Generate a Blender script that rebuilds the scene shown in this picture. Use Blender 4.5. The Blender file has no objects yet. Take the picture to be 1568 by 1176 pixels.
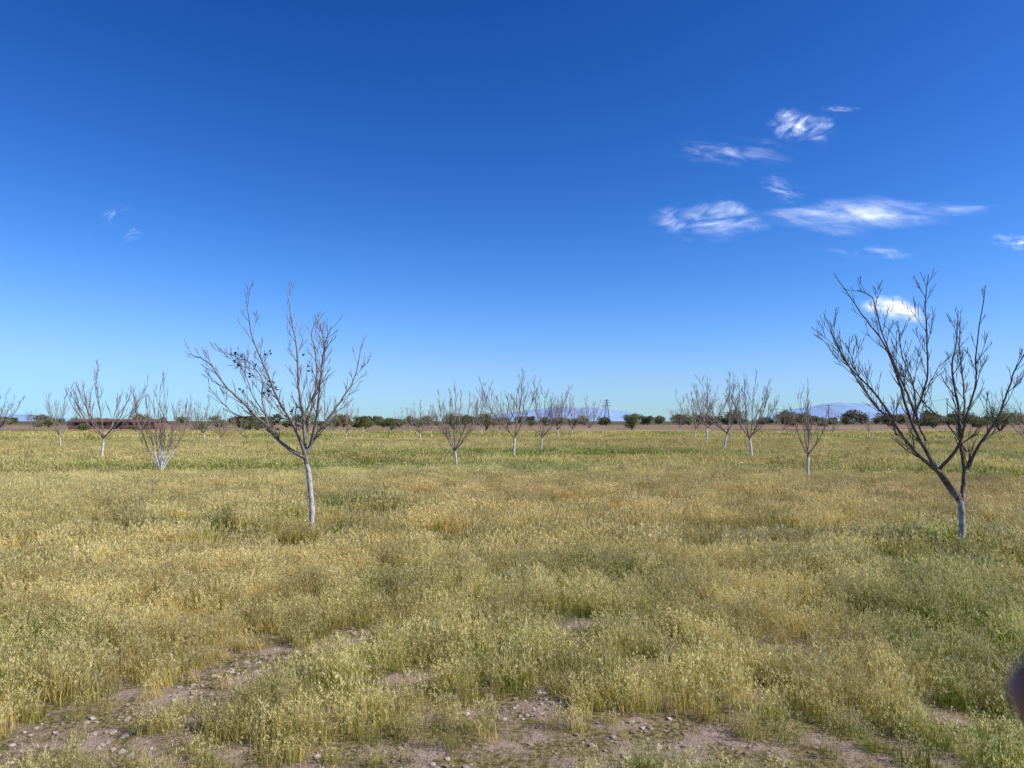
import bpy, math, random, bmesh
import numpy as np
from mathutils import Vector, Matrix, Euler
random.seed(7); rng=np.random.default_rng(7)
scene=bpy.context.scene
H=1.7; F=1178.0
# ------------------------------------------------------------------ helpers
def link(o,parent=None):
    scene.collection.objects.link(o)
    if parent: o.parent=parent
    return o
def mesh_obj(name,verts,faces,mat=None,cols=None,smooth=False,do_link=True,parent=None):
    me=bpy.data.meshes.new(name)
    me.from_pydata([tuple(v) for v in verts],[],faces)
    if cols is not None:
        a=me.color_attributes.new("col",'FLOAT_COLOR','POINT')
        c=np.ones((len(verts),4),dtype=np.float32); c[:,:3]=np.array(cols,dtype=np.float32)
        a.data.foreach_set("color",c.ravel())
    if smooth: me.polygons.foreach_set("use_smooth",[True]*len(me.polygons))
    if mat:
        for m in (mat if isinstance(mat,list) else [mat]): me.materials.append(m)
    me.update()
    o=bpy.data.objects.new(name,me)
    if do_link: link(o,parent)
    return o
class NT:
    def __init__(s,nt): s.nt=nt; nt.nodes.clear()
    def n(s,t,ins=None,**kw):
        nd=s.nt.nodes.new(t)
        for k,v in kw.items(): setattr(nd,k,v)
        if ins:
            for k,v in ins.items():
                sock=nd.inputs[k]
                if isinstance(v,bpy.types.NodeSocket): s.nt.links.new(v,sock)
                else: sock.default_value=v
        return nd
    def math(s,op,a,b=0.0,c=None,clamp=False):
        d={0:a,1:b}
        if c is not None: d[2]=c
        return s.n('ShaderNodeMath',d,operation=op,use_clamp=clamp).outputs[0]
    def mix(s,f,a,b,mode='MIX'):
        nd=s.n('ShaderNodeMix',data_type='RGBA',blend_type=mode)
        for k,v in ((0,f),(6,a),(7,b)):
            if isinstance(v,bpy.types.NodeSocket): s.nt.links.new(v,nd.inputs[k])
            else: nd.inputs[k].default_value=v if k==0 else (v[0],v[1],v[2],1)
        return nd.outputs[2]
    def noise(s,vec,scale,detail=4,rough=0.55,dist=0.0):
        return s.n('ShaderNodeTexNoise',{'Vector':vec,'Scale':scale,'Detail':detail,'Roughness':rough,'Distortion':dist}).outputs['Fac']
    def smooth(s,v,a,b,lo=0.0,hi=1.0):
        return s.n('ShaderNodeMapRange',{'Value':v,'From Min':a,'From Max':b,'To Min':lo,'To Max':hi},interpolation_type='SMOOTHSTEP').outputs[0]
def newmat(name):
    m=bpy.data.materials.new(name); m.use_nodes=True
    return m,NT(m.node_tree)
def finish(t,sh): t.n('ShaderNodeOutputMaterial',{'Surface':sh})
def principled(t,col,rough=0.9,spec=0.1,normal=None):
    d={'Base Color':col if isinstance(col,bpy.types.NodeSocket) else (*col,1),'Roughness':rough,'Specular IOR Level':spec}
    if normal is not None: d['Normal']=normal
    return t.n('ShaderNodeBsdfPrincipled',d).outputs[0]
def _hash(ix,iy,seed):
    h=(ix.astype(np.int64)*374761393+iy.astype(np.int64)*668265263+seed*1442695041)&0xffffffff
    h=((h^(h>>13))*1274126177)&0xffffffff
    return ((h^(h>>16))&0xffff)/65535.0
def vnoise(x,y,s,seed=0):
    x=x/s; y=y/s; ix=np.floor(x); iy=np.floor(y); fx=x-ix; fy=y-iy
    fx=fx*fx*(3-2*fx); fy=fy*fy*(3-2*fy)
    a=_hash(ix,iy,seed);b=_hash(ix+1,iy,seed);c=_hash(ix,iy+1,seed);d=_hash(ix+1,iy+1,seed)
    return (a*(1-fx)+b*fx)*(1-fy)+(c*(1-fx)+d*fx)*fy
def gz(x,y):
    x=np.asarray(x,dtype=float); y=np.asarray(y,dtype=float)
    f=np.clip(1-np.hypot(x,y)/160,0,1)
    return f*(0.09*(vnoise(x,y,5.0,3)-0.5)+0.12*(vnoise(x,y,14.0,4)-0.5))
def gz1(x,y): return float(gz(np.array([x]),np.array([y]))[0])

# ------------------------------------------------------------------ camera
cam=bpy.data.cameras.new("camera"); co=link(bpy.data.objects.new("camera",cam))
co.location=(0,0,H); co.rotation_euler=(math.radians(90+2.75),0,0)
cam.sensor_width=36; cam.lens=27.05; cam.clip_start=0.01; cam.clip_end=40000
cam.dof.use_dof=True; cam.dof.focus_distance=14; cam.dof.aperture_fstop=14
scene.camera=co
# ------------------------------------------------------------------ light
EL=math.radians(42); AZ=math.radians(-14)
S=Vector((math.cos(EL)*math.cos(AZ),math.cos(EL)*math.sin(AZ),math.sin(EL)))
sl=bpy.data.lights.new("sun",'SUN'); sl.energy=5.0; sl.angle=math.radians(0.5); sl.color=(1,0.95,0.85)
so=link(bpy.data.objects.new("sun",sl)); so.rotation_euler=S.to_track_quat('Z','Y').to_euler(); so.location=(30,-6,30)
w=bpy.data.worlds.new("World"); scene.world=w; w.use_nodes=True
t=NT(w.node_tree)
sky=t.n('ShaderNodeTexSky',sky_type='NISHITA')
sky.sun_disc=False; sky.sun_elevation=EL; sky.sun_rotation=math.radians(90)-AZ
sky.altitude=300; sky.air_density=1.0; sky.dust_density=0.15; sky.ozone_density=3.0
g=t.n('ShaderNodeGamma',{'Color':sky.outputs[0],'Gamma':1.25})
tc=t.mix(1.0,g.outputs[0],(0.062,0.080,0.10),'MULTIPLY')
sc_=t.n('ShaderNodeSeparateColor',{0:tc})
chan=[]
for o_,a_,p_,mx_ in ((0,2.3,1.80,.45),(1,1.15,1.36,.98),(2,1.16,1.20,2.4)):
    v_=t.math('MULTIPLY',t.math('POWER',sc_.outputs[o_],p_),a_)
    v_=t.math('DIVIDE',t.math('MULTIPLY',v_,mx_),t.math('SQRT',t.math('ADD',t.math('MULTIPLY',v_,v_),mx_*mx_)))
    chan.append(t.math('MULTIPLY',v_,10))
cc_=t.n('ShaderNodeCombineColor',{0:chan[0],1:chan[1],2:chan[2]})
bg=t.n('ShaderNodeBackground',{'Color':cc_.outputs[0],'Strength':0.10})
t.n('ShaderNodeOutputWorld',{'Surface':bg.outputs[0]})
scene.view_settings.view_transform='Standard'; scene.view_settings.look='None'; scene.view_settings.exposure=0

# ------------------------------------------------------------------ field layout (metres)
BARE=[(-1.75,5.3,.30,.42),(-2.1,4.05,.44,.20),(-1.9,4.7,.26,.2),(-.45,3.72,.46,.22),(.45,4.05,.48,.22),(1.1,3.95,.44,.22),(.5,6.4,.28,.3),
      (-1.2,6.0,.24,.32),(-2.9,3.7,.30,.16),(1.7,3.6,.38,.18),(-1.4,3.55,.28,.16),(.1,4.6,.28,.22),(.9,5.2,.24,.18),(-.6,5.1,.18,.22),(.8,4.4,.34,.16)]
TINT=[(-2.5,28,7,6,-.35,0),(-2.9,14.2,1.1,1.0,-.45,0),(4.8,39,5,4,-.4,0),(.8,7.6,.9,3.0,-.30,0),(4.2,6.5,1.5,2.2,-.42,0),(2.7,4.1,1.0,.6,-.5,0),
      (-3.8,6.2,.8,.7,-.35,0),(.8,3.7,.7,.4,-.2,0),(9,18,9,7,.2,.75),(-5.5,9.6,4,2.6,.32,0),(2.3,7.6,.32,3.2,.6,-.3),(0,15,3.5,3.4,.25,0),
      (5.9,10.8,.9,.5,-.6,0),(-12,45,20,4,.45,0),(-14,56,20,3,-.3,0),(14,52,18,14,.05,.35),(-10,26,8,2.5,-.35,0),(-4,11.4,2.6,.4,-.4,0),(-6,16,7,2,.3,0),(6,30,9,3,.3,.2),
      (-1.2,9,.5,3,-.22,0),(-2.6,7,.4,2.2,.3,0),(1.6,22,1.3,6,-.3,0)]  # a few green blobs stand in for tree shadow on the grass
LOW_SHADE=[(-3.9,11.5,1.5,.35),(-6.3,11.9,.9,.3),(3.6,11.6,1.6,.4),(4.8,37,3,1.5),(-2.3,13.2,.6,.3),(-9,24,3,.8),(1.2,8.0,.6,.25),(-1.4,8.3,.5,.2)]  # short sparse grass; some spots also carry painted tree shade
def blob(x,y,b): return np.exp(-(((x-b[0])/b[2])**2+((y-b[1])/b[3])**2))
def tints(x,y):
    s=0.55+0.42*(vnoise(x,y,1.1,11)-.5)+0.45*(vnoise(x,y,4.5,12)-.5)+0.25*(vnoise(x,y,15,13)-.5)+0.22*(vnoise(x,y,.35,17)-.5)
    f=np.clip((y-14)/20,0,1)
    s=s+f*.8*(vnoise(x,y*4.0,22,18)-.42)
    br=0.14+0.45*(vnoise(x,y,6,14)-.4)
    for b in TINT:
        k=blob(x,y,b); s=s+b[4]*k; br=br+b[5]*k
    return np.clip(s,0,1),np.clip(br,0,1)
def low_shade(x,y):
    v=np.zeros_like(x)
    for b in LOW_SHADE: v=np.maximum(v,blob(x,y,b))
    return v
def bareness(x,y):
    v=np.zeros_like(x)
    for b in BARE: v=np.maximum(v,blob(x,y,b)*1.12)
    edge=0.35*(vnoise(x,y,.16,21)-.5)+.25*(vnoise(x,y,.5,22)-.5)
    n=np.clip((vnoise(x,y,.5,23)-.60)*3.6,0,1)*np.clip((7.5-y)/3.2,0,1)*.9
    return np.clip(np.maximum(v,n)+edge,0,1)

# ------------------------------------------------------------------ ground
def axis(near,step,far,g):
    a=list(np.arange(0,near,step)); d=step
    while a[-1]<far: d*=g; a.append(a[-1]+d)
    return a
ax=axis(30,.5,14000,1.16); xs=[-v for v in ax[:0:-1]]+ax
ys=[-v for v in axis(6,.6,300,1.5)[:0:-1]]+ax
X,Y=np.meshgrid(np.array(xs),np.array(ys)); Z=gz(X,Y)
nx=len(xs); ny=len(ys)
gv=np.stack([X.ravel(),Y.ravel(),Z.ravel()],1)
gf=[(j*nx+i,j*nx+i+1,(j+1)*nx+i+1,(j+1)*nx+i) for j in range(ny-1) for i in range(nx-1)]
m,t=newmat("field_ground")
pos=t.n('ShaderNodeNewGeometry').outputs['Position']
sep=t.n('ShaderNodeSeparateXYZ',{0:pos})
n1=t.noise(pos,3.0,6,.65); n2=t.noise(pos,28,5,.7); n3=t.noise(pos,.12,4,.6); n4=t.noise(pos,.55,4,.6)
soil=t.mix(t.smooth(n1,.35,.65),(0.22,0.15,0.10),(0.42,0.31,0.23))
soil=t.mix(t.smooth(n2,.5,.72),soil,(0.50,0.40,0.32))
litter=t.mix(t.smooth(n2,.4,.6),(0.12,0.10,0.04),(0.33,0.27,0.12))
near=t.mix(t.smooth(n1,.44,.60),litter,soil)
near=t.mix(t.smooth(sep.outputs[1],6,9),near,litter)
strx=t.n('ShaderNodeMapping',{'Vector':pos,'Scale':(.3,1.0,1.0)}).outputs[0]
n5=t.noise(strx,.10,5,.6)
far=t.mix(t.smooth(n5,.4,.6),(0.25,0.25,0.07),(0.50,0.41,0.15))
far=t.mix(t.smooth(n4,.3,.75,0,.5),far,(0.28,0.23,0.085))
gcol=t.mix(t.smooth(sep.outputs[1],25,60),near,far)
warp=t.math('ADD',sep.outputs[1],t.math('MULTIPLY',t.math('SUBTRACT',n3,.5),50))
dry=t.mix(t.smooth(n5,.4,.62),(0.22,0.14,0.10),(0.38,0.29,0.18))
gcol=t.mix(t.smooth(warp,100,110),gcol,dry)
gcol=t.mix(t.smooth(warp,260,420),gcol,(0.13,0.125,0.07))
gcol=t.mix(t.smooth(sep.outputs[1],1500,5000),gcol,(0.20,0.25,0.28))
bump=t.n('ShaderNodeBump',{'Height':t.math('ADD',n2,n1),'Strength':.8,'Distance':.04}).outputs[0]
finish(t,principled(t,gcol,1.0,0.0,bump))
ground=mesh_obj("ground",gv,gf,m,smooth=True)

# ------------------------------------------------------------------ instancing group
def make_scatter(name,coll,P,ROT,SCL,IDX,TN,parent=None):
    me=bpy.data.meshes.new(name); n=len(P)
    me.vertices.add(n); me.vertices.foreach_set("co",np.asarray(P,dtype=np.float32).ravel())
    def va(nm,arr,typ,key):
        a=me.attributes.new(nm,typ,'POINT'); a.data.foreach_set(key,np.asarray(arr).ravel())
    va("rot",np.asarray(ROT,dtype=np.float32),'FLOAT_VECTOR',"vector")
    va("scl",np.asarray(SCL,dtype=np.float32),'FLOAT_VECTOR',"vector")
    va("tint",np.asarray(TN,dtype=np.float32),'FLOAT_VECTOR',"vector")
    va("idx",np.asarray(IDX,dtype=np.int32),'INT',"value")
    o=link(bpy.data.objects.new(name,me),parent)
    ng=bpy.data.node_groups.new(name+"_scatter",'GeometryNodeTree')
    ng.interface.new_socket("Geometry",in_out='INPUT',socket_type='NodeSocketGeometry')
    ng.interface.new_socket("Geometry",in_out='OUTPUT',socket_type='NodeSocketGeometry')
    N=ng.nodes; L=ng.links
    gi=N.new('NodeGroupInput'); go=N.new('NodeGroupOutput')
    ci=N.new('GeometryNodeCollectionInfo'); ci.inputs['Collection'].default_value=coll
    ci.inputs['Separate Children'].default_value=True; ci.inputs['Reset Children'].default_value=True
    m2p=N.new('GeometryNodeMeshToPoints')
    iop=N.new('GeometryNodeInstanceOnPoints'); iop.inputs['Pick Instance'].default_value=True
    def na(nm,dt):
        q=N.new('GeometryNodeInputNamedAttribute'); q.data_type=dt; q.inputs['Name'].default_value=nm; return q.outputs['Attribute']
    L.new(gi.outputs[0],m2p.inputs['Mesh']); L.new(m2p.outputs[0],iop.inputs['Points']); L.new(ci.outputs[0],iop.inputs['Instance'])
    L.new(na("idx",'INT'),iop.inputs['Instance Index'])
    e2r=N.new('FunctionNodeEulerToRotation'); L.new(na("rot",'FLOAT_VECTOR'),e2r.inputs[0]); L.new(e2r.outputs[0],iop.inputs['Rotation'])
    L.new(na("scl",'FLOAT_VECTOR'),iop.inputs['Scale'])
    L.new(iop.outputs[0],go.inputs[0])
    md=o.modifiers.new("scatter",'NODES'); md.node_group=ng
    return o
def coll_of(name,objs):
    c=bpy.data.collections.new(name)
    for o in objs: c.objects.link(o)
    return c

# ------------------------------------------------------------------ grass
m,t=newmat("grass_blades")
col=t.n('ShaderNodeAttribute',attribute_name="col",attribute_type='GEOMETRY'); cs=t.n('ShaderNodeSeparateColor',{0:col.outputs['Color']})
ti=t.n('ShaderNodeAttribute',attribute_name="tint",attribute_type='INSTANCER'); ts=t.n('ShaderNodeSeparateXYZ',{0:ti.outputs['Vector']})
T,R,Hd=cs.outputs[0],cs.outputs[1],cs.outputs[2]; Sx,Bx,Vx=ts.outputs[0],ts.outputs[1],ts.outputs[2]
green=t.mix(R,(0.20,0.27,0.022),(0.38,0.42,0.06))
straw=t.mix(R,(0.66,0.53,0.13),(0.88,0.76,0.32))
brown=t.mix(R,(0.52,0.34,0.09),(0.70,0.50,0.17))
straw=t.mix(Bx,straw,brown)
k=t.math('ADD',t.math('ADD',t.math('MULTIPLY',Sx,1.35),t.math('MULTIPLY',T,.35)),t.math('MULTIPLY',R,.45))
k=t.smooth(k,.60,1.35)
k=t.math('MAXIMUM',k,t.math('MULTIPLY',Hd,t.smooth(Sx,.0,.6,.45,1.0)))
c=t.mix(k,green,straw)
c=t.mix(t.math('MULTIPLY',Hd,.45),c,(0.90,0.81,0.44))
vv=t.smooth(Vx,0,1,.64,1.14)
c=t.mix(1.0,c,t.n('ShaderNodeCombineColor',{0:vv,1:vv,2:vv}).outputs[0],'MULTIPLY')
d1=t.n('ShaderNodeBsdfDiffuse',{'Color':c}).outputs[0]; d2=t.n('ShaderNodeBsdfTranslucent',{'Color':c}).outputs[0]
finish(t,t.n('ShaderNodeMixShader',{0:.33,1:d1,2:d2}).outputs[0])
gmat=m
def tuft(name,nb,rad,hmin,hmax,wid,headp,seg=3,leaf=0.35,headsz=.012,lean=.24,nh=(3,6)):
    V=[];Fc=[];C=[]
    for i in range(nb):
        a=random.uniform(0,6.283); r=rad*math.sqrt(random.random())
        bx,by=r*math.cos(a),r*math.sin(a)
        isleaf=random.random()<leaf
        h=random.uniform(hmin,hmax)*(0.6 if isleaf else 1)
        d=random.uniform(-math.pi,math.pi); ln=h*abs(random.gauss(lean,.2)); bend=random.uniform(.2,1.0)*(1.4 if isleaf else 1)
        fa=random.uniform(0,6.283); wx,wy=math.cos(fa),math.sin(fa)
        w0=wid*(1.5 if isleaf else .75)*random.uniform(.7,1.3); rn=random.random()*(.6 if isleaf else 1)
        b0=len(V); pts=[]
        for s in range(seg+1):
            u=s/seg; off=ln*(u*(1-bend)+bend*u*u*1.0); z=h*(u-.18*bend*u*u*lean*2)
            px,py=bx+off*math.cos(d),by+off*math.sin(d); pts.append((px,py,z))
            ww=w0*(1-.75*u)/2 if s<seg else w0*.12
            V+= [(px-wx*ww,py-wy*ww,z-.01*(s==0)),(px+wx*ww,py+wy*ww,z-.01*(s==0))]; C+=[(u,rn,0)]*2
        for s in range(seg): q=b0+2*s; Fc.append((q,q+1,q+3,q+2))
        if not isleaf and random.random()<headp:
            p0=Vector(pts[-2]); p1=Vector(pts[-1]); ax_=(p1-p0).normalized()
            for q in range(random.randint(*nh)):
                u=random.uniform(.35,1.15); cc=p0.lerp(p1,u)
                dr=Vector((random.gauss(0,1),random.gauss(0,1),random.gauss(0,.5))).normalized()
                L_=headsz*random.uniform(1.0,2.1); W_=headsz*random.uniform(.18,.34)
                dirr=(ax_*1.1+dr*.6).normalized(); sd=dirr.cross(Vector((random.random(),random.random(),random.random()))).normalized()
                cc=cc+dr*headsz*.4; b=len(V)
                V+= [tuple(cc),tuple(cc+dirr*L_*.5+sd*W_),tuple(cc+dirr*L_*1.2),tuple(cc+dirr*L_*.5-sd*W_)]
                C+=[(1,random.random(),1)]*4; Fc.append((b,b+1,b+2,b+3))
    return mesh_obj(name,V,Fc,gmat,C,do_link=False)
near_t=[tuft("tuft_a%d"%i,64,.12,.09,.28,.0042,.8,headsz=.0125) for i in range(8)]
mid_t=[tuft("tuft_b%d"%i,140,.30,.12,.28,.010,.65,2,headsz=.022,nh=(2,4)) for i in range(6)]
far_t=[tuft("tuft_c%d"%i,140,.75,.14,.28,.030,.4,1,headsz=.045,nh=(1,2)) for i in range(5)]
vf_t=[tuft("tuft_d%d"%i,120,1.6,.16,.28,.08,.2,1,headsz=.10,nh=(1,1)) for i in range(4)]
def wedge(n,r0,r1,half):
    r=np.sqrt(rng.uniform(r0*r0,r1*r1,n)); a=rng.uniform(-half,half,n)
    return r*np.sin(a),r*np.cos(a)
def scatter_grass(name,ts_,dens,r0,r1,half,smin,smax,parent,bare=True,clump=True):
    n=int(dens*half*(r1*r1-r0*r0)); x,y=wedge(n,r0,r1,half)
    keep=np.ones(n,bool)
    cl=vnoise(x,y,.28,31)
    if bare:
        b=bareness(x,y); keep=rng.random(n)>b*1.02
    if clump: keep&=(rng.random(n)<(.38+1.1*cl))
    keep&=y<112+20*(vnoise(x,y,30,66)-.5)
    keep&=rng.random(n)>low_shade(x,y)*.75
    x=x[keep];y=y[keep]; n=len(x)
    s,br=tints(x,y); s=np.clip(s+rng.normal(0,.13,n),0,1)
    sc=rng.uniform(smin,smax,n)*(.80+.28*vnoise(x,y,.7,32)+.15*(vnoise(x,y,3,33)-.5))
    sc*=np.where(np.hypot(x,y)<7.5,.70+.30*np.clip((np.hypot(x,y)-3.6)/3.9,0,1),1)
    if bare: sc*=np.clip(1-.5*bareness(x,y),.4,1)
    sc*=1-.45*low_shade(x,y)
    sc*=1+.6*blob(x,y,(-2.8,14.2,.7,.5))+.5*blob(x,y,(5.75,10.5,.5,.3))
    rot=np.stack([rng.normal(0,.10,n),rng.normal(0,.10,n),rng.uniform(0,6.283,n)],1)
    scl=np.stack([sc*rng.uniform(.9,1.2,n),sc*rng.uniform(.9,1.2,n),sc],1)
    if not clump: scl[:,:2]=rng.uniform(.9,1.2,(n,2))
    P=np.stack([x,y,gz(x,y)],1)
    TN=np.stack([s,br,np.clip(.5+.9*(vnoise(x,y,.5,34)-.5)+rng.normal(0,.2,n)-.4*low_shade(x,y),0,1)],1)  # low spots tinted darker, deepening faint tree shadows through colour
    return make_scatter(name,coll_of(name+"_src",ts_),P,rot,scl,rng.integers(0,len(ts_),n),TN,parent)
grass=link(bpy.data.objects.new("grass",None))
scatter_grass("near_grass",near_t,86,2.2,9.5,.80,.85,1.2,grass)
scatter_grass("mid_grass",mid_t,12,9,26,.72,.8,1.15,grass,False)
scatter_grass("far_grass",far_t,2.2,25,72,.70,.8,1.1,grass,False,False)
scatter_grass("distant_grass",vf_t,.55,70,128,.70,.7,1.0,grass,False,False)

# ------------------------------------------------------------------ stones on bare soil
m,t=newmat("stone"); 
ti=t.n('ShaderNodeAttribute',attribute_name="tint",attribute_type='INSTANCER'); ts=t.n('ShaderNodeSeparateXYZ',{0:ti.outputs['Vector']})
pp=t.n('ShaderNodeNewGeometry').outputs['Position']
c=t.mix(ts.outputs[0],(0.25,0.18,0.13),(0.60,0.52,0.44)); c=t.mix(t.smooth(t.noise(pp,60,4),.4,.65,0,.5),c,(0.24,0.17,0.12))
finish(t,principled(t,c,.95,.05)); smat=m
stones=[]
for i in range(5):
    bm=bmesh.new(); bmesh.ops.create_icosphere(bm,subdivisions=1,radius=1)
    for v in bm.verts: v.co=Vector((v.co.x*random.uniform(.7,1.3),v.co.y*random.uniform(.7,1.2),v.co.z*random.uniform(.4,.7)))
    me=bpy.data.meshes.new("stone_src"); bm.to_mesh(me); bm.free(); me.materials.append(smat)
    stones.append(bpy.data.objects.new("stone_src%d"%i,me))
n=34000; x,y=wedge(n,2.4,8,.8); b=bareness(x,y); kp=rng.random(n)<np.clip(b*1.3-.1,0,1); x=x[kp];y=y[kp];n=len(x)
sz=.003+.020*rng.random(n)**4.5
make_scatter("soil_clods_and_stones",coll_of("stone_src",stones),np.stack([x,y,gz(x,y)+sz*.1],1),rng.uniform(0,6.28,(n,3))*np.array([.05,.05,1]),np.stack([sz,sz,sz],1),rng.integers(0,5,n),np.stack([rng.random(n)**1.6]*3,1))

# ------------------------------------------------------------------ bare trees
def bark(name,dark,light,white_h,white=(.66,.64,.60)):
    m,t=newmat(name)
    oc=t.n('ShaderNodeTexCoord').outputs['Object']; z=t.n('ShaderNodeSeparateXYZ',{0:oc}).outputs[2]
    st=t.n('ShaderNodeMapping',{'Vector':oc,'Scale':(1,1,.35)}).outputs[0]
    n=t.noise(st,45,5,.65); n2=t.noise(oc,7,4,.6)
    c=t.mix(t.smooth(n,.35,.65),dark,light)
    c=t.mix(t.smooth(n2,.55,.7,0,.5),c,(dark[0]*.6,dark[1]*.6,dark[2]*.6))
    zz=t.math('ADD',z,t.math('MULTIPLY',t.math('SUBTRACT',n2,.5),.9))
    wm=t.math('MULTIPLY',t.smooth(zz,white_h+.10,white_h-.10),t.smooth(n,.36,.50,.25,1.0))
    wc=t.mix(t.smooth(n2,.4,.7),white,(white[0]*.6,white[1]*.58,white[2]*.54))
    c=t.mix(wm,c,wc)
    b=t.n('ShaderNodeBump',{'Height':n,'Strength':.6,'Distance':.012}).outputs[0]
    finish(t,principled(t,c,.9,.15,b)); return m
bark_l=bark("pale_bark",(.15,.12,.095),(.34,.29,.235),1.05,(.64,.60,.54))
bark_r=bark("grey_bark",(.08,.06,.048),(.22,.175,.14),.70,(.46,.43,.39))
bark_g=bark("orchard_bark",(.22,.155,.125),(.40,.31,.26),.75,(.78,.76,.72))
class TB:
    def __init__(s): s.V=[]; s.F=[]
    def tube(s,pts,rad,sides):
        pts=[Vector(p) for p in pts]; b0=len(s.V); up=Vector((.3,.9,.1)).normalized(); n=len(pts)
        for i,p in enumerate(pts):
            tn=(pts[min(i+1,n-1)]-pts[max(i-1,0)]).normalized()
            u=tn.cross(up); 
            if u.length<.05: u=tn.cross(Vector((1,0,0)))
            u.normalize(); v=tn.cross(u)
            for k in range(sides):
                a=6.2832*k/sides; s.V.append(p+(u*math.cos(a)+v*math.sin(a))*rad[i])
        for i in range(n-1):
            for k in range(sides):
                k2=(k+1)%sides; s.F.append((b0+i*sides+k,b0+i*sides+k2,b0+(i+1)*sides+k2,b0+(i+1)*sides+k))
        s.F.append(tuple(b0+(n-1)*sides+k for k in range(sides)))
def catmull(P,per):
    P=[Vector(p) for p in P]; Q=[P[0]*2-P[1]]+P+[P[-1]*2-P[-2]]; out=[]
    for i in range(1,len(Q)-2):
        for k in range(per):
            u=k/per; a,b,c,d=Q[i-1],Q[i],Q[i+1],Q[i+2]
            out.append(.5*((2*b)+(c-a)*u+(2*a-5*b+4*c-d)*u*u+(3*b-a-3*c+d)*u**3))
    out.append(P[-1]); return out
def rvec(): return Vector((random.gauss(0,1),random.gauss(0,1),random.gauss(0,1))).normalized()
def twig(tb,p,d,L,r,lvl,rmin,upb=.22,leafs=None,kids=(3,5)):
    n=5 if lvl>1 else 3; pts=[p]; dd=d.normalized(); cur=Vector(p)
    for i in range(n):
        dd=(dd+Vector((0,0,upb/n*1.6))+rvec()*.06).normalized(); cur=cur+dd*(L/n); pts.append(cur.copy())
    rad=[max(rmin,r*(1-.72*i/n)) for i in range(n+1)]
    tb.tube(pts,rad,4 if lvl>1 else 3)
    if leafs is not None: leafs.append(pts[-1])
    if lvl>0:
        k=random.randint(*kids) if L>.3 else random.randint(1,2)
        for j in range(k):
            i=random.randint(1,n-1); tn=(pts[i+1]-pts[i]).normalized()
            side=tn.cross(rvec()).normalized()
            twig(tb,pts[i],tn*.95+side*random.uniform(.35,.6),L*random.uniform(.35,.65),rad[i]*.7,lvl-1,rmin,upb,leafs,kids)
def limb(tb,P,r0,r1,per=5,twigs=10,rmin=.0022,tl=.55,start=.25,jit=.012,leafs=None,upb=.22,side_k=(.4,.75),maxl=2,kids=(3,5)):
    C=catmull(P,per); n=len(C)
    C=[c if i==0 else c+rvec()*jit for i,c in enumerate(C)]
    rad=[r0+(r1-r0)*(i/(n-1))**.75 for i in range(n)]
    tb.tube(C,rad,7 if r0>.02 else 5)
    sgn=1
    for j in range(twigs):
        u=start+(1-start)*(j+random.random()*.8)/twigs; i=min(n-2,int(u*(n-1)))
        tn=(C[i+1]-C[i]).normalized(); side=tn.cross(Vector((0,1,0)))
        if side.length<.1: side=tn.cross(Vector((1,0,0)))
        side.normalize(); sgn=-sgn
        sd=(side*sgn+Vector((0,random.gauss(0,.8),0))).normalized()
        L=tl*random.uniform(.45,1.15)*(1-.45*u)
        twig(tb,C[i],tn*.9+sd*random.uniform(*side_k),L,max(rmin*1.4,rad[i]*.5),min(maxl,2 if L>.26 else 1),rmin,upb,leafs,kids)
    return C
def hero(name,loc,mat,scale,base,trunk,limbs,depth,tw,tl=.5):
    tb=TB(); leafs=[]
    cv=lambda q,dy: Vector(((q[0]-base[0])/scale,dy,(base[1]-q[1])/scale+.16))
    T_=[Vector((0.01,0,-.1))]+[cv(q,0) for q in trunk]
    C=catmull(T_,6); n=len(C); rt=.051
    tb.tube([c+rvec()*.005 for c in C],[rt*(1.3-.45*min(1,i/4))*random.uniform(.95,1.05)-.010*i/n for i in range(n)],10)
    for (pts,r0),k in zip(limbs,depth):
        m_=len(pts)
        q=[cv(p,k*((i/(m_-1))**.85)) for i,p in enumerate(pts)]
        limb(tb,q,r0,.005,5,tw,.0030,tl,.18,.005,leafs,upb=.30,side_k=(.35,.70),kids=(3,5))
    o=mesh_obj(name,tb.V,tb.F,mat,smooth=True); o.location=loc
    return o,leafs
DL=11.4
xl=(480-784)/F*DL
SL=F/DL
tl_trunk=[(480,800),(479,765),(474,725),(468,694)]
tl_limbs=[([(471,702),(440,682),(412,652),(380,618),(352,590),(328,556),(300,543)],.034),
 ([(440,682),(418,668),(398,640),(352,635),(322,612),(298,588)],.016),
 ([(468,696),(457,655),(436,615),(420,570),(402,520),(396,468)],.028),
 ([(469,694),(462,640),(452,590),(446,530),(436,490),(426,440)],.030),
 ([(468,680),(470,630),(474,580),(466,530),(456,500),(463,465)],.024),
 ([(466,700),(482,668),(500,640),(522,608),(540,575),(549,522)],.030),
 ([(476,680),(490,640),(498,600),(506,560),(514,530),(526,508)],.022),
 ([(412,652),(396,610),(392,580),(372,555),(352,545),(338,560)],.016),
 ([(462,650),(440,640),(424,640),(405,610),(388,560),(378,545)],.014),
 ([(462,640),(478,600),(488,560),(486,520),(478,490)],.014)]
tree_l,lf=hero("pecan_tree",(xl,DL,gz1(xl,DL)),bark_l,SL,(480,800),tl_trunk,tl_limbs,[-.3,.5,-.6,.4,.9,.2,-.8,.6,-.7,.5],13,.50)
DR=1178*1.5/(822-645); xr=(1467-784)/F*DR; SR=F/DR
tr_trunk=[(1467,822),(1468,795),(1467,770),(1462,752)]
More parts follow.
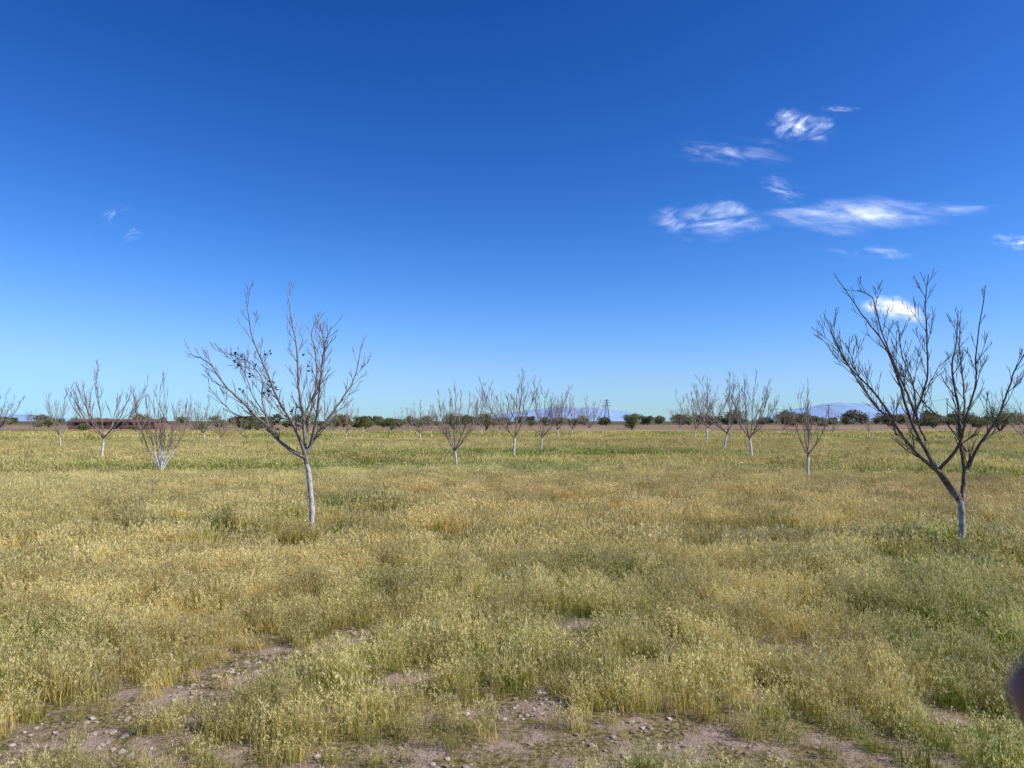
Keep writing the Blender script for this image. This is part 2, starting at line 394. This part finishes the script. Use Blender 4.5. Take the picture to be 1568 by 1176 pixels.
tr_limbs=[([(1465,765),(1440,728),(1405,700),(1372,664),(1345,622),(1318,590),(1288,560),(1258,505)],.036),
 ([(1458,756),(1436,715),(1416,672),(1402,630),(1392,580),(1372,520),(1340,470),(1300,405)],.036),
 ([(1405,640),(1398,590),(1388,540),(1380,490),(1376,440),(1358,425)],.020),
 ([(1402,630),(1410,580),(1404,520),(1396,470),(1394,428)],.016),
 ([(1436,715),(1452,680),(1452,640),(1458,590),(1450,540),(1456,450)],.024),
 ([(1468,768),(1478,720),(1476,670),(1478,620),(1474,560),(1484,520),(1492,468)],.034),
 ([(1478,715),(1494,676),(1515,640),(1528,600),(1540,560),(1566,520)],.024),
 ([(1477,650),(1496,610),(1510,570),(1520,520),(1536,466)],.018),
 ([(1345,622),(1324,580),(1312,545),(1302,510),(1298,478)],.014),
 ([(1372,664),(1352,640),(1320,618),(1290,575),(1268,535)],.014),
 ([(1416,672),(1390,640),(1375,590),(1350,545),(1336,500)],.016),
 ([(1478,690),(1462,650),(1440,622),(1424,590),(1418,560)],.012)]
tree_r,_=hero("pecan_tree",(xr,DR,gz1(xr,DR)),bark_r,SR,(1467,822),tr_trunk,tr_limbs,[-.3,.4,.8,-.5,-.8,.3,-.3,.9,.6,-.6,-.7,.5],12,.50)
m,t=newmat("withered_leaf"); finish(t,principled(t,(.05,.045,.018),.8,.1)); 
LV=[];LF=[]
def leaf_bunch(p,n,r):
    for k in range(n):
        c=p+rvec()*r; a=rvec()*.05; b=a.cross(rvec()).normalized()*.018; q=len(LV)
        LV.extend([c,c+a*.5+b,c+a*1.3,c+a*.5-b]); LF.append((q,q+1,q+2,q+3))
cand=[p for p in lf if (-1.05<p.x<-.1 and 1.5<p.z<2.8)]
for p in random.sample(cand,min(16,len(cand))): leaf_bunch(p,random.randint(2,5),.05)
for tgt in ((-.92,2.55),(-.55,2.25),(-.15,1.75)):
    q=min(lf,key=lambda p:(p.x-tgt[0])**2+(p.z-tgt[1])**2); leaf_bunch(q,14,.09)
lo=mesh_obj("withered_leaves",LV,LF,m,parent=tree_l)

def orchard_tree(seed,h=3.8,spread=1.35,nl=6,tw=9,rmin=.006,multi=False,trunk=.85,rt=.05):
    random.seed(seed); tb=TB()
    lx,ly=random.uniform(-.15,.15),random.uniform(-.1,.1)
    if multi:
        top=Vector((0,0,.1)); 
    else:
        top=Vector((lx,ly,trunk)); C=catmull([(0,0,-.1),(lx*.3,ly*.3,trunk*.45),tuple(top)],4); n=len(C)
        tb.tube(C,[rt*(1.25-.45*min(1,i/2)) for i in range(n)],7)
    for i in range(nl):
        a=6.283*i/nl+random.uniform(-.4,.4); s=spread*random.uniform(.45,1.0); hh=h*random.uniform(.70,1.0)*(1-.12*(s/spread))
        if i==0: s*=.2; hh=h*.97
        st=top-Vector((0,0,random.uniform(0,.12 if not multi else 0)))
        e=Vector((math.cos(a)*s,math.sin(a)*s,hh*.95))
        rd=Vector((math.cos(a),math.sin(a),0))
        p1=st.lerp(e,.28)+rd*s*.16; p2=st.lerp(e,.62)+rd*s*.14+rvec()*.07
        kw=dict(upb=.45,side_k=(.3,.6),maxl=1,kids=(1,3))
        limb(tb,[st,p1,p2,e],rt*.52,.005,4,tw,rmin,.85,.2,.012,**kw)
        if random.random()<.85:
            q=p1; a2=a+random.choice((-.8,.8)); e2=q+Vector((math.cos(a2)*s*.6,math.sin(a2)*s*.6,(hh-q.z)*.75))
            limb(tb,[q,q.lerp(e2,.5)+Vector((math.cos(a2),math.sin(a2),0))*.10,e2],rt*.32,.005,4,max(4,tw-3),rmin,.7,.2,.012,**kw)
    return mesh_obj("orchard_tree_mesh",tb.V,tb.F,bark_g,smooth=True,do_link=False).data
def dd(py): return 1178*1.55/(py-645)
V1=[orchard_tree(100+i,nl=6+i%3,tw=8,rmin=.0058,spread=1.3+.17*(i%4)) for i in range(8)]
VM=orchard_tree(333,h=3.4,nl=8,multi=True,spread=.85,rt=.045,tw=8,rmin=.005)
Vs=orchard_tree(335,h=3.2,nl=5,spread=.75,rt=.05,trunk=.95,tw=7,rmin=.005)
trees=[(95,685,594,0),(158,703,545,1),(248,722,562,'m'),(315,677,600,2),(337,687,622,'s'),(510,671,604,3),(645,677,608,4),(700,716,577,5),
(787,698,556,6),(828,691,574,7),(738,668,600,0),(875,670,598,1),(900,667,604,2),(1108,687,563,3),(1150,698,562,5),(1235,728,586,'s'),
(1082,676,574,4),(52,668,624,5),(210,671,616,6),(370,672,628,7),(530,674,610,0),(1040,664,610,1),(1063,671,594,2),(1575,700,588,3),(1330,672,628,'s'),
(1275,669,624,4),(660,668,616,6),(295,668,618,1),(855,671,602,5),(460,668,620,7),(-30,700,580,2),(1395,667,626,0),(1200,666,618,2),(620,667,620,3),(765,669,608,1)]
for i,(px,py,ty,v) in enumerate(trees):
    d=dd(py); x=(px-784)/F*d; me=VM if v=='m' else Vs if v=='s' else V1[v]
    hgt=(py-ty)/F*d+.15; base={'m':3.25,'s':3.1}.get(v,3.65)
    o=link(bpy.data.objects.new("pecan_tree",me)); o.location=(x,d,gz1(x,d)); s=hgt/base
    o.scale=(s,s,s); o.rotation_euler=(0,0,(i*2.4)%6.28)

# ------------------------------------------------------------------ shrubs and treeline
def leafmat(name,a,b):
    m,t=newmat(name)
    col=t.n('ShaderNodeAttribute',attribute_name="col",attribute_type='GEOMETRY'); cs=t.n('ShaderNodeSeparateColor',{0:col.outputs['Color']})
    ti=t.n('ShaderNodeAttribute',attribute_name="tint",attribute_type='INSTANCER'); ts=t.n('ShaderNodeSeparateXYZ',{0:ti.outputs['Vector']})
    c=t.mix(cs.outputs[0],a,b); c=t.mix(t.math('MULTIPLY',ts.outputs[0],.8),c,(.20,.16,.13))
    d1=t.n('ShaderNodeBsdfDiffuse',{'Color':c}).outputs[0]; d2=t.n('ShaderNodeBsdfTranslucent',{'Color':c}).outputs[0]
    finish(t,t.n('ShaderNodeMixShader',{0:.25,1:d1,2:d2}).outputs[0]); return m
lm=leafmat("shrub_leaves",(.08,.105,.035),(.26,.28,.09)); wood=bark("shrub_wood",(.07,.05,.04),(.14,.11,.09),-1)
def bush(name,w,h,n,leaf,seed,do_link=False,base=.12):
    random.seed(seed); V=[];F_=[];C=[]
    lobes=[]
    for i in range(11):
        a=random.uniform(0,6.28); r=random.uniform(0,.34)*w; z=random.uniform(.30,.72)*h
        lobes.append((Vector((r*math.cos(a),r*math.sin(a),z)),random.uniform(.14,.25)*w,random.uniform(.2,.3)*h,random.random()))
    for i in range(n):
        c,rw,rh,sh=random.choice(lobes); q=rvec()*(random.uniform(.45,1.08)); 
        p=c+Vector((q.x*rw,q.y*rw,q.z*rh)); 
        if p.z<base*h*random.random(): continue
        a=rvec()*leaf*random.uniform(.6,1.3); b=a.cross(rvec()).normalized()*leaf*random.uniform(.3,.6); k=len(V)
        V+=[p-a*.5,p+b,p+a*.5,p-b]; F_.append((k,k+1,k+2,k+3)); C+=[(min(1,max(0,.25+.5*sh+random.uniform(-.25,.35))),0,0)]*4
    nl=len(F_); tb=TB()
    for i in range(6):
        a=random.uniform(0,6.28); e=Vector((math.cos(a)*w*.25,math.sin(a)*w*.25,h*.6))
        tb.tube([Vector((0,0,-.1)),e*.5+Vector((0,0,.05)),e],[.03*h,.02*h,.008*h],5)
    o0=len(V); V+=tb.V; C+=[(0,0,0)]*len(tb.V); F_+=[tuple(o0+k for k in f) for f in tb.F]
    o=mesh_obj(name,V,F_,[lm,wood],C,do_link=do_link)
    for i,p in enumerate(o.data.polygons):
        if i>=nl: p.material_index=1
    return o
def place_shrub(px,wpx,top,d,seed):
    x=(px-784)/F*d; o=bush("green_shrub",wpx/F*d*1.1,(645-top)/F*d+H,2600,.20*d/170,seed,True); o.location=(x,d,0)
for a in [(967,32,629,150,1),(697,46,629,140,2),(745,32,630,150,3),(466,52,626,140,4),(1530,62,615,130,5),(600,34,638,140,6),(560,30,636,170,7),(395,40,640,140,8)]: place_shrub(*a)
srcs=[bush("bush_src%d"%i,6+i%3,3.4+.5*(i%3),900,.42,50+i) for i in range(6)]
P=[];SC=[];TN=[]
def row(px0,px1,d,step,hs,br,jit=8,gap=.0):
    x=(px0-784)/F*d; x1=(px1-784)/F*d
    while x<x1:
        if random.random()>gap:
            yy=d+random.uniform(-jit,jit); P.append((x,yy,-.2)); s=random.uniform(.5,1.2)*hs; SC.append((s*random.uniform(1,1.6),s,s)); TN.append((br*random.uniform(.3,1.2),0,0))
        x+=step*random.uniform(.6,1.4)
random.seed(5)
row(-150,640,205,4.5,.85,.15,8,.10); row(-150,420,135,9,.50,.1,8,.35); row(380,580,195,7,1.05,.1,10,.3); row(560,960,280,6,.9,.4,12,.25); row(990,1760,320,5.5,1.2,.75,12,.12); row(1000,1760,420,7,1.8,.8,20,.12)
row(1150,1760,240,9,.8,.6,15,.45); row(-300,1900,620,12,1.7,.6,30,.2); row(1380,1700,190,7,.85,.45,10,.3)
n=len(P); make_scatter("distant_treeline",coll_of("bush_src",srcs),np.array(P),np.stack([np.zeros(n),np.zeros(n),rng.uniform(0,6.28,n)],1),np.array(SC),rng.integers(0,6,n),np.array(TN))

# ------------------------------------------------------------------ mountains
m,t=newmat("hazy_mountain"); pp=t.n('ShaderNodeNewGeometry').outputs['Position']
c=t.mix(t.smooth(t.noise(pp,.002,5),.35,.65),(.26,.40,.60),(.34,.48,.66)); finish(t,t.n('ShaderNodeBsdfDiffuse',{'Color':c}).outputs[0])  # distance haze is put into the blue diffuse colour
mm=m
def ridge(name,px0,px1,top,d,seed):
    x0=(px0-784)/F*d; x1=(px1-784)/F*d; n=90; V=[];F_=[]
    hm=(645-top)/F*d
    for i in range(n):
        u=i/(n-1); x=x0+(x1-x0)*u
        a=np.array([x]); z0=np.array([seed*99.])
        e=math.sin(math.pi*u)**.6
        h=hm*e*(.45+.75*float(vnoise(a,z0,700,seed)[0])+.25*(float(vnoise(a,z0,170,seed+1)[0])-.5))
        for k,(f,yy) in enumerate(((0,-900),(.45,-420),(1,0),(.3,700),(0,1200))):
            V.append((x+120*(float(vnoise(a,np.array([k*500.]),260,seed+2)[0])-.5),d+yy+300*(float(vnoise(a,np.array([k*500.]),400,seed+3)[0])-.5),h*f-2))
    for i in range(n-1):
        for k in range(4): q=i*5+k; F_.append((q,q+5,q+6,q+1))
    mesh_obj(name,V,F_,mm,smooth=True)
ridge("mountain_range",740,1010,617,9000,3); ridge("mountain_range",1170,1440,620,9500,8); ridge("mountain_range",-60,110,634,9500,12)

# ------------------------------------------------------------------ pylon, poles
m,t=newmat("galvanised_steel"); finish(t,principled(t,(.14,.15,.17),.5,.4)); steel=m
def pylon(x,y,h):
    tb=TB(); w=h*.11
    def lv(u): return w*(1-u)**1.0+.35
    corners=[(-1,-1),(1,-1),(1,1),(-1,1)]; N=8
    for cx,cy in corners: tb.tube([Vector((cx*lv(i/N),cy*lv(i/N),h*i/N)) for i in range(N+1)],[.2]*(N+1),4)
    for i in range(N):
        for k in range(4):
            a=corners[k];b=corners[(k+1)%4]
            tb.tube([Vector((a[0]*lv(i/N),a[1]*lv(i/N),h*i/N)),Vector((b[0]*lv((i+1)/N),b[1]*lv((i+1)/N),h*(i+1)/N))],[.10]*2,3)
            tb.tube([Vector((b[0]*lv(i/N),b[1]*lv(i/N),h*i/N)),Vector((a[0]*lv((i+1)/N),a[1]*lv((i+1)/N),h*(i+1)/N))],[.10]*2,3)
    for z,l in ((.72,4.2),(.84,3.4),(.95,2.6)):
        for s in (-1,1):
            tb.tube([Vector((0,0,h*z)),Vector((s*l,0,h*z+.2))],[.15,.08],4); tb.tube([Vector((0,0,h*z+1.2)),Vector((s*l,0,h*z+.2))],[.1,.08],4)
            tb.tube([Vector((s*l,0,h*z+.2)),Vector((s*l,0,h*z-1))],[.08,.08],4)
    o=mesh_obj("electricity_pylon",tb.V,tb.F,steel); o.location=(x,y,0)
pylon((929-784)/F*760,760,23)
tops=[]
def pole(px,top,d):
    x=(px-784)/F*d; h=(645-top)/F*d+H; tb=TB()
    tb.tube([Vector((0,0,0)),Vector((0,0,h))],[.20,.15],6); tb.tube([Vector((-1,0,h-.5)),Vector((1,0,h-.5))],[.09,.09],4)
    for q in (-.9,0,.9): tb.tube([Vector((q,0,h-.45)),Vector((q,0,h-.15))],[.05,.05],5)
    o=mesh_obj("utility_pole",tb.V,tb.F,wood); o.location=(x,d,0); tops.append(Vector((x,d,h-.2)))
for a in ((1128,630,520),(1188,626,470),(1268,620,420),(1350,616,390),(1450,610,350)): pole(*a)
tb=TB()
for a_,b_ in zip(tops[:-1],tops[1:]):
    for q in (-.9,.9):
        tb.tube([a_.lerp(b_,k/8)+Vector((q,0,-1.6*(1-(k/4-1)**2)*.8)) for k in range(9)],[.03]*9,3)
mesh_obj("power_lines",tb.V,tb.F,steel)

# ------------------------------------------------------------------ farm building
def box(V,F_,x0,x1,y0,y1,z0,z1):
    b=len(V); V+=[(x0,y0,z0),(x1,y0,z0),(x1,y1,z0),(x0,y1,z0),(x0,y0,z1),(x1,y0,z1),(x1,y1,z1),(x0,y1,z1)]
    F_+=[(b,b+3,b+2,b+1),(b+4,b+5,b+6,b+7),(b,b+1,b+5,b+4),(b+1,b+2,b+6,b+5),(b+2,b+3,b+7,b+6),(b+3,b,b+4,b+7)]
m,t=newmat("red_brick"); oc=t.n('ShaderNodeTexCoord').outputs['Object']
c=t.mix(t.smooth(t.noise(oc,1.2,5),.35,.65),(.24,.11,.08),(.34,.17,.125)); finish(t,principled(t,c,.9,.1)); brick=m
m,t=newmat("rusty_roof"); oc=t.n('ShaderNodeTexCoord').outputs['Object']; c=t.mix(t.smooth(t.noise(oc,.8,5),.4,.6),(.15,.085,.065),(.23,.125,.10)); finish(t,principled(t,c,.8,.1)); roofm=m
m,t=newmat("dark_opening"); finish(t,principled(t,(.03,.028,.025),.8,.1)); opn=m
bld=link(bpy.data.objects.new("brick_farm_building",None)); bd=160; bld.location=((172-784)/F*bd,bd,0)
V=[];F_=[]; box(V,F_,-9,9,0,6,0,1.55); mesh_obj("walls",V,F_,brick,parent=bld)
V=[(-9.3,-.2,1.56),(9.3,-.2,1.56),(9.3,3,2.1),(-9.3,3,2.1),(9.3,6.5,1.56),(-9.3,6.5,1.56)]; F_=[(0,1,2,3),(3,2,4,5),(0,3,5),(1,4,2)]; mesh_obj("roof",V,F_,roofm,parent=bld)
V=[];F_=[]
for i in range(6):
    x=-7.6+i*2.8
    if i==3: box(V,F_,x,x+1.2,-.03,-.004,0,1.4)
    else: box(V,F_,x,x+.9,-.03,-.004,.75,1.25)
mesh_obj("openings",V,F_,opn,parent=bld)

# ------------------------------------------------------------------ clouds (thin leaning sheets of ice cloud)
def cloud(px,py,wpx,hpx,rot,dens,sc,seed,lo=.40,hi=.90,d=5000,stretch=2.6,warp=.55,core=.0,rough=.6):
    dirv=Vector(((px-784)/F,1,(645-py)/F)); p=dirv*d+Vector((0,0,H))
    w_,h_=wpx/F*d,hpx/F*d
    V=[(-w_/2,-h_*.35,-h_/2),(w_/2,-h_*.35,-h_/2),(w_/2,h_*.35,h_/2),(-w_/2,h_*.35,h_/2)]
    m,t=newmat("cirrus_%d"%seed)
    tc=t.n('ShaderNodeTexCoord').outputs['Object']
    uv=t.n('ShaderNodeMapping',{'Vector':tc,'Scale':(1/w_,0,1/h_)}).outputs[0]
    wn=t.n('ShaderNodeTexNoise',{'Vector':t.n('ShaderNodeVectorMath',{0:uv,1:(seed*1.7,0,seed*.9)},operation='ADD').outputs[0],'Scale':3.0,'Detail':5}).outputs['Color']
    wv=t.n('ShaderNodeVectorMath',{0:wn,1:(.5,.5,.5)},operation='SUBTRACT').outputs[0]
    wv=t.n('ShaderNodeVectorMath',{0:wv,'Scale':warp},operation='SCALE').outputs[0]
    uv2=t.n('ShaderNodeVectorMath',{0:uv,1:wv},operation='ADD').outputs[0]
    uv2=t.n('ShaderNodeMapping',{'Vector':uv2,'Rotation':(0,rot*.6,0)}).outputs[0]
    s_=t.n('ShaderNodeSeparateXYZ',{0:uv2}); 
    r=t.math('SQRT',t.math('ADD',t.math('POWER',s_.outputs[0],2),t.math('MULTIPLY',t.math('POWER',s_.outputs[2],2),1.6)))
    mask=t.smooth(r,.46,core)
    so_=t.n('ShaderNodeSeparateXYZ',{0:uv}); 
    box_=t.math('MULTIPLY',t.smooth(t.math('ABSOLUTE',so_.outputs[0]),.5,.38),t.smooth(t.math('ABSOLUTE',so_.outputs[2]),.5,.36))
    mm_=max(w_,h_)
    f1=t.n('ShaderNodeMapping',{'Vector':tc,'Rotation':(0,rot,0)}).outputs[0]
    fv=t.n('ShaderNodeMapping',{'Vector':f1,'Scale':(sc/mm_/stretch,0,sc/mm_),'Location':(seed*7.3,0,seed*3.1)}).outputs[0]
    nn=t.noise(fv,2.0,9,rough,.6)
    cov=t.smooth(nn,lo,hi)
    al=t.math('MULTIPLY',t.math('MULTIPLY',t.math('MULTIPLY',mask,box_),cov),dens,clamp=True)
    df=t.n('ShaderNodeBsdfDiffuse',{'Color':(.88,.90,.94,1)})
    nv=(S+Vector((0,-.8,.1))).normalized(); nm=t.n('ShaderNodeCombineXYZ',{0:nv.x,1:nv.y,2:nv.z}); t.nt.links.new(nm.outputs[0],df.inputs['Normal'])
    tr=t.n('ShaderNodeBsdfTransparent')
    finish(t,t.n('ShaderNodeMixShader',{0:al,1:tr.outputs[0],2:df.outputs[0]}).outputs[0])
    o=mesh_obj("cloud",V,[(0,1,2,3)],m); o.location=p
cloud(1238,186,130,120,.7,1.6,4,1,d=5000,lo=.34,hi=.86)
cloud(1130,228,260,100,-.2,.65,5,2,d=5200)
cloud(1088,336,220,120,.3,1.15,4.5,3,d=5100,lo=.32,hi=.92)
cloud(1310,326,370,104,-.15,1.2,5,4,d=5300,lo=.30,hi=.92)
cloud(1450,314,260,46,-.05,.7,5,5,d=5400)
cloud(1205,285,90,90,-.2,.55,4,6,d=5500)
cloud(1376,474,124,72,-.15,2.0,2.6,7,lo=.20,hi=.78,d=4900,stretch=1.5,warp=.6,core=.03)
cloud(1562,367,100,50,-.1,1.6,4,8,d=4800)
cloud(168,322,50,64,.8,.5,4,9,d=4700); cloud(198,358,40,40,.4,.5,4,12,d=4700)
cloud(1345,384,180,50,-.05,.6,5,10,d=5600)
cloud(1295,158,80,30,-.1,.7,4,11,d=5650)

# ------------------------------------------------------------------ photographer's hand (fingertip enters the view)
m,t=newmat("skin"); oc=t.n('ShaderNodeTexCoord').outputs['Object']
c=t.mix(t.smooth(t.noise(oc,60,5),.35,.65),(.15,.062,.034),(.21,.095,.055))
finish(t,t.n('ShaderNodeBsdfPrincipled',{'Base Color':c,'Roughness':.65,'Specular IOR Level':.15}).outputs[0]); skin=m
m,t=newmat("fingernail"); finish(t,principled(t,(.34,.20,.15),.4,.3)); nailm=m
DH=.085
hand=link(bpy.data.objects.new("hand",None)); hand.location=((1608-784)/F*DH,DH,H+(645-1108)/F*DH)
def skinned(name,pts,rads,edges=None,parent=hand):
    me=bpy.data.meshes.new(name); me.from_pydata(pts,edges or [(i,i+1) for i in range(len(pts)-1)],[]); me.materials.append(skin)
    o=link(bpy.data.objects.new(name,me),parent)
    sk=o.modifiers.new("skin",'SKIN'); sk.use_smooth_shade=True
    for i,r in enumerate(rads):
        me.skin_vertices[0].data[i].radius=(r*1.2,r*1.2)
        me.skin_vertices[0].data[i].use_root=(i==0)
    ss=o.modifiers.new("sub",'SUBSURF'); ss.levels=2; ss.render_levels=2
    return o
skinned("index_finger",[(.072,-.030,.000),(.050,-.010,.010),(.026,-.001,.008),(.009,.0,.002),(-.001,.0,-.001)],[.011,.0108,.0104,.0102,.0095])
skinned("middle_finger",[(.076,-.034,-.022),(.060,-.008,-.020),(.036,.006,-.024),(.016,.006,-.030),(.009,.005,-.033)],[.011,.0105,.0098,.009,.0075])
skinned("ring_finger",[(.080,-.038,-.042),(.066,-.012,-.044),(.045,.002,-.050),(.027,.004,-.056),(.020,.003,-.058)],[.0105,.010,.0092,.0086,.007])
skinned("little_finger",[(.086,-.042,-.060),(.076,-.020,-.066),(.060,-.008,-.072),(.046,-.005,-.077),(.040,-.005,-.079)],[.0095,.009,.0082,.0075,.0062])
skinned("thumb",[(.100,-.075,-.030),(.078,-.085,-.006),(.052,-.088,.012),(.034,-.086,.022),(.026,-.084,.026)],[.016,.013,.0112,.0105,.0085])
skinned("palm",[(.125,-.085,-.075),(.110,-.068,-.052),(.096,-.052,-.036),(.078,-.034,-.022),(.072,-.030,.0),(.080,-.038,-.042),(.086,-.042,-.060)],[.020,.026,.024,.013,.012,.013,.0115],[(0,1),(1,2),(2,3),(2,4),(2,5),(2,6)])
skinned("forearm",[(.125,-.085,-.075),(.150,-.115,-.115),(.20,-.19,-.20),(.24,-.27,-.29)],[.022,.026,.035,.042])
bm=bmesh.new(); bmesh.ops.create_uvsphere(bm,u_segments=14,v_segments=10,radius=1)
me=bpy.data.meshes.new("index_nail"); bmesh.ops.scale(bm,verts=bm.verts,vec=(.0062,.0022,.0050)); bm.to_mesh(me); bm.free(); me.materials.append(nailm)
o=link(bpy.data.objects.new("index_nail",me),hand); o.location=(.006,.0088,.001)
for p in me.polygons: p.use_smooth=True
